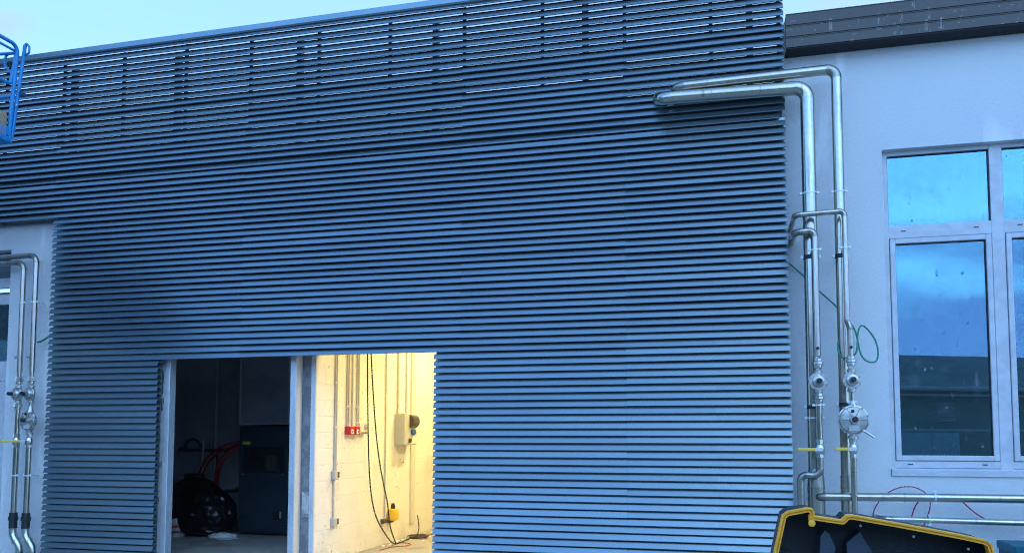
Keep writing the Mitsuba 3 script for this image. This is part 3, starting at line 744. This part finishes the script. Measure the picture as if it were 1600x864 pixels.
for i in range(46):
    y, x, s = rng.uniform(2.2, 4.7), PX + abs(rng.gauss(.05, .14)) + .03, rng.uniform(.008, .03)
    m = trimesh.creation.icosphere(1, s); m.vertices *= [1, rng.uniform(.5, 1.2), rng.uniform(.3, .7)]
    m.vertices += np.array([x, y, .004 + s * .3]); deb.append(m)
put('rubble', cat(*deb), 'mortar', kind='stuff', label='small crumbs of mortar along the foot of the lit wall', cat='rubble')
put('grey_drum', lathe([(.10, 0), (.11, .01), (.11, .24), (.10, .25)], (-4.62, 5.0, .115), (.25, 1, 0), 24), 'grey_box', 40, label='grey round drum lying on the floor at the far right of the lit room', cat='drum')
# the lamp of the lit room
for i, (y0, y1, lb, e) in enumerate(((3.3, 4.7, 'long ceiling lamp deep inside the lit right hand room', .85), (.55, 1.35, 'short ceiling lamp just inside the lit right hand doorway', 1.7))):
    lx = -3.45 if i == 0 else -1.9
    k = put('ceiling_lamp', bx(lx - .1, lx + .1, y0, y1, 3.90, 3.98, .01), 'white_paint', label=lb, cat='lamp')
    scene[k + '__tube'] = mikit.ply((np.array([[lx - .08, y0 + .03, 3.894], [lx - .08, y1 - .03, 3.894], [lx + .08, y1 - .03, 3.894], [lx + .08, y0 + .03, 3.894]]), np.array([[0, 1, 2, 3]])), 'white_paint',
                                    emitter={'type': 'area', 'radiance': rgb(84. * e, 64. * e, 26. * e)})
    for y in (y0 + .15, y1 - .15):
        put(k + '__hanger', rod((lx, y, 3.97), (lx, y, 4.4), .006, 6), 'conduit_grey')

# ------------------------------------------------------------------ left room
k = put('compressor_cabinet', cat(bx(-7.62, -6.73, 3.14, 3.9, .03, 1.77), bx(-7.62, -7.56, 3.10, 3.14, .03, 1.77, .004), bx(-6.80, -6.73, 3.10, 3.14, .03, 1.77, .004), bx(-7.56, -6.80, 3.10, 3.14, 1.43, 1.77, .004)), 'cabinet_paint', label='tall dark blue machine cabinet with an open control recess', cat='cabinet')
put(k + '__door_panel', bx(-7.565, -6.795, 3.094, 3.14, .06, 1.015, .005), 'cabinet_paint')
put(k + '__label', bx(-7.555, -7.42, 3.089, 3.098, 1.475, 1.525), 'yellow_grip')
grid = [bx(-7.12 + .034 * i, -7.114 + .034 * i, 3.10, 3.106, 1.05, 1.28) for i in range(6)] + [bx(-7.12, -6.94, 3.106, 3.112, 1.05 + .033 * i, 1.056 + .033 * i) for i in range(8)]
put(k + '__grille', cat(*grid), 'galv_bright')
put(k + '__recess', bx(-7.56, -6.80, 3.135, 3.139, 1.02, 1.43), 'rubber_black')
put(k + '__vent', bx(-6.985, -6.84, 3.086, 3.095, .27, .40), 'rubber_black')
put(k + '__latch', bx(-6.86, -6.83, 3.082, 3.095, .29, .40, .003), 'grey_box')
for x in (-7.54, -6.82):
    put(k + '__screw', lathe([(.009, 0), (.009, .006)], (x, 3.094, .99), (0, -1, 0), 10), 'bolt_zinc')
put(k + '__cable', tube(spline([(-7.42, 3.09, 1.44), (-7.40, 3.09, 1.30), (-7.25, 3.09, 1.24), (-7.16, 3.09, 1.18), (-7.15, 3.10, 1.05)], 30), .008, 8), 'cable_black', SM)
k = put('wall_duct', cat(bx(-7.66, -6.76, 3.16, 3.95, 1.815, 3.4)), 'board_grey', label='flat grey sheet metal duct hanging above the dark blue cabinet', cat='duct')
put(k + '__edge_trim', cat(bx(-7.675, -7.645, 3.145, 3.16, 1.80, 3.4), bx(-6.775, -6.745, 3.145, 3.16, 1.80, 3.4), bx(-7.645, -6.775, 3.147, 3.16, 1.80, 1.825)), 'conduit_grey')
# bin bag: a lumpy folded sack
ico = trimesh.creation.icosphere(5, 1.)
v = ico.vertices.copy()
hgt = (v[:, 2] + 1) / 2
wd = np.interp(hgt, [0, .08, .35, .65, .85, .93, 1], [.5, .9, 1.06, .92, .55, .28, .34])
rr = np.maximum(np.linalg.norm(v[:, :2], axis=1), 1e-6)
ang = np.arctan2(v[:, 1], v[:, 0])
fold = .035 * np.abs(np.sin(9 * ang + 6 * hgt ** 2 + 2.5 * np.sin(3 * ang) + 3 * np.sin(5 * hgt))) * np.clip(hgt * 1.6, .2, 1)
lump = .32 * (meshkit.fbm(v * 1.9 + 4, 3, 5) - .5) + .10 * np.abs(meshkit.fbm(v * np.array([4., 4, 2.2]) + 9, 2, 8) - .5)
s = wd * (1 + fold + lump) * np.minimum(1, rr * 3)
nv = np.stack([np.cos(ang) * s * .54, np.sin(ang) * s * .38, hgt * 1.0], 1)
nv[:, 0] += -.22 * hgt ** 2
ico.vertices = nv + np.array([-8.12, 2.90, .006])
put('rubbish_bag', ico, 'bag_black', 40, label='big shiny black rubbish bag slumped on the floor of the dark room', cat='rubbish bag')
hs = [[(-8.45, 3.20, .90), (-8.35, 3.15, 1.10), (-8.10, 3.12, 1.36), (-7.80, 3.2, 1.50), (-7.55, 3.35, 1.53)], [(-8.38, 3.20, .90), (-8.30, 3.15, 1.06), (-8.05, 3.12, 1.31), (-7.78, 3.2, 1.46), (-7.55, 3.35, 1.50)],
      [(-8.10, 3.20, .62), (-8.09, 3.15, .95), (-7.97, 3.12, 1.24), (-7.76, 3.2, 1.42), (-7.55, 3.35, 1.47)], [(-8.04, 3.20, .62), (-8.03, 3.15, .93), (-7.92, 3.12, 1.20), (-7.74, 3.2, 1.38), (-7.55, 3.35, 1.43)]]
lbs = ['outermost of the dark red hoses arching from the bag to the cabinet', 'second dark red hose from the outside, arching to the cabinet', 'third dark red hose from the outside, arching to the cabinet', 'innermost of the dark red hoses arching to the cabinet']
for p, lb in zip(hs, lbs):
    put('red_hose', tube(spline(p, 40), .017, 12), 'hose_red', SM, label=lb, cat='hose', group='dark red hoses in the dark room')
put('wall_pipe', rod((-8.62, 3.92, .9), (-8.62, 3.92, 4.39), .024, 14), 'conduit_grey', SM, label='thin vertical pipe on the back wall of the dark room', cat='pipe')
k = put('header_pipe', cat(tube(rounded([(-9.28, 3.80, 1.37), (-8.30, 3.80, 1.37), (-7.70, 3.80, 1.62), (-7.45, 3.80, 1.62)], .08), .028, 14), tube(spline([(-9.12, 3.78, 1.37), (-9.10, 3.78, 1.50), (-8.98, 3.78, 1.56), (-8.86, 3.78, 1.50), (-8.82, 3.78, 1.37)], 24), .02, 10)), 'cabinet_paint', SM, label='dark horizontal pipe with a loop along the back wall of the dark room', cat='pipe')
put(k + '__drop', rod((-8.76, 3.76, 1.55), (-8.76, 3.76, .7), .022, 12), 'galv', SM)
put(k + '__drop', rod((-8.50, 3.80, 1.37), (-8.50, 3.80, .7), .020, 12), 'cabinet_paint', SM)
put(k + '__drop', rod((-8.62, 3.80, 1.66), (-8.62, 3.80, 1.0), .020, 12), 'galv_elbow', SM)
k = put('valve_manifold', cat(rod((-8.35, 3.6, .66), (-7.62, 3.6, .70), .03, 14), rod((-7.80, 3.6, .70), (-7.80, 3.6, .02), .028, 12)), 'cabinet_paint', SM, label='low pipe manifold between the bag and the blue cabinet', cat='manifold')
put(k + '__tap', cat(lathe([(.03, 0), (.045, .03), (.045, .07), (.03, .09)], (-7.93, 3.6, .69), (0, -1, .3), 14)), 'galv', 35)
k = put('paint_bucket', lathe([(.105, 0), (.115, .01), (.135, .26), (.14, .27), (.14, .30), (.12, .30), (.12, .27)], (-8.40, 2.62, .005), (0, 0, 1), 26), 'bucket_white', 35, label='pale paint bucket with red stripes behind the left door jamb', cat='bucket')
for z in (.07, .16):
    put(k + '__stripe', lathe([(.119 + z * .08, 0), (.1205 + z * .08 + .0, .004), (.1225 + z * .08, .036), (.121 + z * .08, .04)], (-8.40, 2.62, z), (0, 0, 1), 26), 'bucket_red', 35)
g = trimesh.creation.icosphere(4, 1.)
v = g.vertices.copy()
n1 = meshkit.fbm(v * 2.6 + 1, 4, 3) - .5; n2 = np.abs(meshkit.fbm(v * 5 + 6, 3, 9) - .5)
v = v * np.array([.20, .13, .06]) * (1 + .8 * n1 + .7 * n2)[:, None]
v[:, 2] = np.maximum(v[:, 2] + .035, 0)
g.vertices = v + np.array([-7.50, 2.52, .006])
put('plastic_sheet', g, 'film_white', 50, label='crumpled white plastic sheet on the floor before the blue cabinet', cat='plastic sheet')

# ------------------------------------------------------------------ lifting platform at the upper left
LFT = 'boom_lift'
labels[LFT] = {'label': 'bright blue tubular basket of a boom lift raised before the screen', 'category': 'boom lift'}
yf, xr = -.80, -8.405
LN = 1.25                                                                      # basket length towards the camera
zt, zm, zb = 6.45, 5.95, 5.325


def rail(key, pts, r=.021, rb=.09, mat='lift_blue'):
    put(LFT + '__' + key, tube(rounded(pts, rb) if len(pts) > 2 else pts, r, 14), mat, SM)


rail('post', [(xr - .055, yf, zb - .04), (xr + .018, yf, zt - .12), (xr + .018, yf, zt), (xr + .018, yf - LN, zt)], .024)
rail('rail', [(xr + .01, yf - .01, zt - .13), (xr - .03, yf - .03, zm), (xr - .03, yf - .2, zm), (xr - .03, yf - LN, zm + .0)], .021, .05)
rail('rail', [(xr - .0, yf + .02, 6.375), (xr - .0, yf - .35, 6.375), (xr - .0, yf - LN, 6.375)], .016, .04)
rail('rail', [(xr, yf + .01, 6.36), (-10.1, yf + .01, 6.47)], .019)
rail('rail', [(xr - .03, yf + .01, 5.81), (-10.1, yf + .01, 5.81)], .019)
rail('gate_post', [(xr - .06, yf + .05, zb - .02), (xr + .085, yf + .05, 6.47)], .021)
rail('gate_handle', [(xr + .075, yf + .05, 6.45), (xr + .10, yf + .05, 6.50), (xr + .15, yf + .05, 6.44), (xr + .15, yf + .05, 6.36), (xr + .075, yf + .05, 6.34)], .013, .02)
rail('latch_loop', [(xr - .04, yf + .03, 6.08), (xr - .19, yf + .03, 6.22), (xr - .19, yf + .03, 6.38), (xr - .05, yf + .03, 6.37)], .014, .06)
put(LFT + '__clip', lathe([(.035, -.03), (.045, 0), (.035, .03)], (xr - .10, yf + .03, 6.23), (0, 1, .3), 12), 'rubber_black', 35)
put(LFT + '__hinge_knob', lathe([(.028, -.03), (.036, 0), (.028, .03)], (xr + .055, yf + .07, 5.85), (0, 1, 0), 14), 'lift_dark', 35)
for z in (6.28, 6.02, 5.70):
    put(LFT + '__bolt', lathe([(.012, 0), (.012, .012)], (xr + .02, yf + .03, z), (0, -1, 0), 8), 'bolt_zinc')
rail('post', [(-10.1, yf, zb), (-10.1, yf, zt), (-10.1, yf - LN, zt), (-10.1, yf - LN, zb)])
rail('rail', [(xr + .018, yf - LN, zt), (-10.1, yf - LN, zt)])
rail('post', [(xr + .018, yf - LN, zb), (xr + .018, yf - LN, zt)])
put(LFT + '__toe_board', cat(bx(xr - .05, xr - .03, yf - LN, yf, zb - .03, zb + .08), bx(-10.1, xr - .05, yf - .02, yf, zb - .03, zb + .10)), 'lift_blue')
put(LFT + '__platform', bx(-10.13, xr - .02, yf - LN - .02, yf + .03, zb - .105, zb - .04, .01), 'lift_blue')
put(LFT + '__boom', cat(tube([(-9.2, yf - .5, zb - .12), (-9.6, yf - .7, zb - .7), (-12.2, -2.0, 1.25)], .12, 8)), 'lift_blue')
put(LFT + '__chassis', cat(bx(-13.6, -11.0, -2.9, -1.1, .45, 1.1, .05), bx(-12.8, -11.6, -2.6, -1.4, 1.1, 1.6, .05)), 'lift_blue')
for x in (-13.1, -11.5):
    for y in (-2.9, -1.1):
        put(LFT + '__wheel', lathe([(.2, -.15), (.42, -.13), (.45, 0), (.42, .13), (.2, .15)], (x, y, .446), (0, 1, 0), 24), 'rubber_black', 35)
put('cardboard_box', bx(-8.98, -8.435, yf - .42, yf - .06, zb - .038, 5.57, .004), 'cardboard', label='brown cardboard box standing in the blue lift basket', cat='box')
put('yellow_hose_coil', cat(*[tube(np.stack([-8.57 + .10 * np.cos(a), yf - .6 + .10 * np.sin(a), 0 * a + zb + z], 1), .02, 8) for z in (-.018, .02) for a in [np.linspace(0, 2 * np.pi, 24)]]), 'yellow_grip', SM, label='coil of yellow hose on the floor of the lift basket', cat='hose coil')

# ------------------------------------------------------------------ open tool case near the camera
TC = 'tool_case'
labels[TC] = {'label': 'open black plastic tool case with a yellow rim, close to the camera', 'category': 'tool case'}
YC = EYE[1] + 1.25
out = [(.052, 1.262), (.0795, 1.412), (.0905, 1.460), (.097, 1.4655), (.124, 1.4715), (.1315, 1.4705), (.1335, 1.466), (.1335, 1.4605), (.171, 1.4555), (.1775, 1.4625), (.184, 1.4630), (.242, 1.4535), (.323, 1.4395), (.354, 1.4330), (.360, 1.4275), (.366, 1.405), (.398, 1.262)]
oc = Polygon(out)
ring = oc.buffer(.0006).difference(oc.buffer(-.0054))
put(TC + '__rim', extrude_y(ring, YC - .002, YC + .012), 'yellow_plastic')
put(TC + '__rim_bead', extrude_y(oc.buffer(.0006).difference(oc.buffer(-.0016)), YC - .0060, YC - .0015), 'yellow_plastic')
put(TC + '__rim_bead', extrude_y(oc.buffer(-.0037).difference(oc.buffer(-.0054)), YC - .0060, YC - .0015), 'yellow_plastic')
put(TC + '__lid', cat(extrude_y(oc.buffer(-.0002).difference(oc.buffer(-.0038)), YC + .012, YC + .066), extrude_y(oc.buffer(-.0002), YC + .066, YC + .070)), 'case_plastic')
put(TC + '__latch_stub', lathe([(.0045, -.002), (.0048, 0), (.0048, .006), (.003, .007)], (.1300, YC - .001, 1.4505), (0, -1, 0), 16), 'yellow_plastic', 35)
put(TC + '__latch_neck', bx(.1262, .1338, YC - .004, YC + .008, 1.452, 1.463, .001), 'yellow_plastic')
put(TC + '__divider', extrude_y(Polygon([(.138, 1.27), (.140, 1.36), (.144, 1.43), (.150, 1.4385), (.156, 1.434), (.164, 1.415), (.160, 1.39), (.159, 1.27)]), YC + .018, YC + .066), 'case_panel')
put(TC + '__divider', extrude_y(Polygon([(.181, 1.27), (.181, 1.42), (.199, 1.437), (.214, 1.41), (.222, 1.385), (.220, 1.27)]), YC + .030, YC + .066), 'case_panel')
put(TC + '__divider', extrude_y(Polygon([(.262, 1.27), (.262, 1.39), (.30, 1.405), (.33, 1.39), (.335, 1.27)]), YC + .040, YC + .066), 'case_plastic')
for x, z in ((.197, 1.4475), (.266, 1.4345), (.335, 1.4195)):
    put(TC + '__clip', lathe([(.0018, 0), (.0018, .004)], (x, YC + .012, z), (0, -1, 0), 8), 'galv_bright')
put(TC + '__base', cat(bx(.045, .405, YC - .30, YC - .002, 1.135, 1.14), *[bx(a, b, c, d, 1.14, 1.25) for a, b, c, d in ((.045, .05, YC - .30, YC - .002), (.40, .405, YC - .30, YC - .002), (.05, .40, YC - .30, YC - .295), (.05, .40, YC - .007, YC - .002))]), 'case_plastic')
put(TC + '__hinge', rod((.08, YC, 1.256), (.37, YC, 1.256), .006, 10), 'case_plastic')
put(TC + '__side_latch', bx(.371, .392, YC - .004, YC + .012, 1.402, 1.4115, .002), 'yellow_plastic')
tb = put('work_trestle', bx(-.15, .65, YC - .42, YC + .12, 1.10, 1.132, .004), 'wood', label='wooden work trestle that carries the open tool case', cat='trestle')
for x in (-.08, .58):
    for y in (-.36, .06):
        put(tb + '__leg', bx(x - .03, x + .03, YC + y - .03, YC + y + .03, -.004, 1.10), 'wood')

# teal crate at the foot of the wall
k = put('teal_crate', cat(bx(2.58, 3.25, -.62, -.14, 0, .52, .012), bx(2.57, 3.26, -.63, -.13, .545, .62, .008)), 'teal_plastic', label='dark teal plastic crate at the lower right corner by the wall', cat='crate')
put(k + '__handle_slot', bx(2.70, 2.92, -.633, -.622, .555, .605), 'teal_dark')
put(k + '__groove', bx(2.585, 3.245, -.615, -.145, .515, .55), 'teal_dark')

# ------------------------------------------------------------------ hall across the yard, mirrored in the window
HL = 'opposite_hall'
labels[HL] = {'label': 'low dark green hall across the yard, mirrored in the right window panes', 'category': 'building'}
ha = -24.0
HT = T().translate([9, -27, 0]).rotate([0, 0, 1], ha)


def hall(name, m, mat, smooth=False):
    put(HL + '__' + name, m, mat, smooth, to_world=HT)


hall('wall', bx(-34, 34, -10, 0, 0, 3.6), 'hall_wall')
hall('roof', extrude_x(Polygon([(.7, 3.55), (.7, 3.68), (-5, 5.55), (-10.6, 3.6), (-10.6, 3.5), (-5, 5.40)]), -34.5, 34.5), 'hall_roof')
hall('gutter', tube([(-34.5, .78, 3.58), (34.5, .78, 3.58)], .09, 10), 'hall_trim')
hall('gutter', bx(-34.4, 34.4, .3, .66, 3.30, 3.38), 'hall_trim')
for i, x in enumerate(range(-30, 31, 5)):
    hall('downpipe' if i % 2 else 'vent', bx(x - .05, x + .05, .01, .12, 0, 3.4) if i % 2 else cat(*[bx(x - .4, x + .4, .0, .05, 2.3 + .1 * j, 2.36 + .1 * j) for j in range(8)]), 'hall_trim')
for x in range(-28, 30, 9):
    hall('door', bx(x - 1.6, x + 1.6, .0, .06, 0, 1.85), 'hall_pale')
fn = 'yard_fence'
labels[fn] = {'label': 'thin steel rail fence across the yard, mirrored in the window', 'category': 'fence'}
put(fn + '__rail', rod((-30, 3.2, 1.9), (30, 3.2, 1.9), .035, 8), 'hall_trim', to_world=HT)
for x in range(-30, 31, 3):
    put(fn + '__post', rod((x, 3.2, 0), (x, 3.2, 1.95), .035, 8), 'hall_trim', to_world=HT)

# wing of the neighbouring building that closes the yard on the left and shades that end of the screen
SB = 'side_wing'
labels[SB] = {'label': 'dark neighbouring wing that closes the yard at the far left, outside the picture', 'category': 'building'}
put(SB + '__wall', bx(-22, -14.2, -9.5, -2.5, 0, 10), 'room_paint')
put(SB + '__roof', bx(-22.3, -13.9, -9.8, -2.2, 10, 10.3), 'hall_roof')
for y in (-9, -6.5, -4.5):
    put(SB + '__window', bx(-14.23, -14.17, y, y + 1.6, 3.6, 5.2), 'gasket')
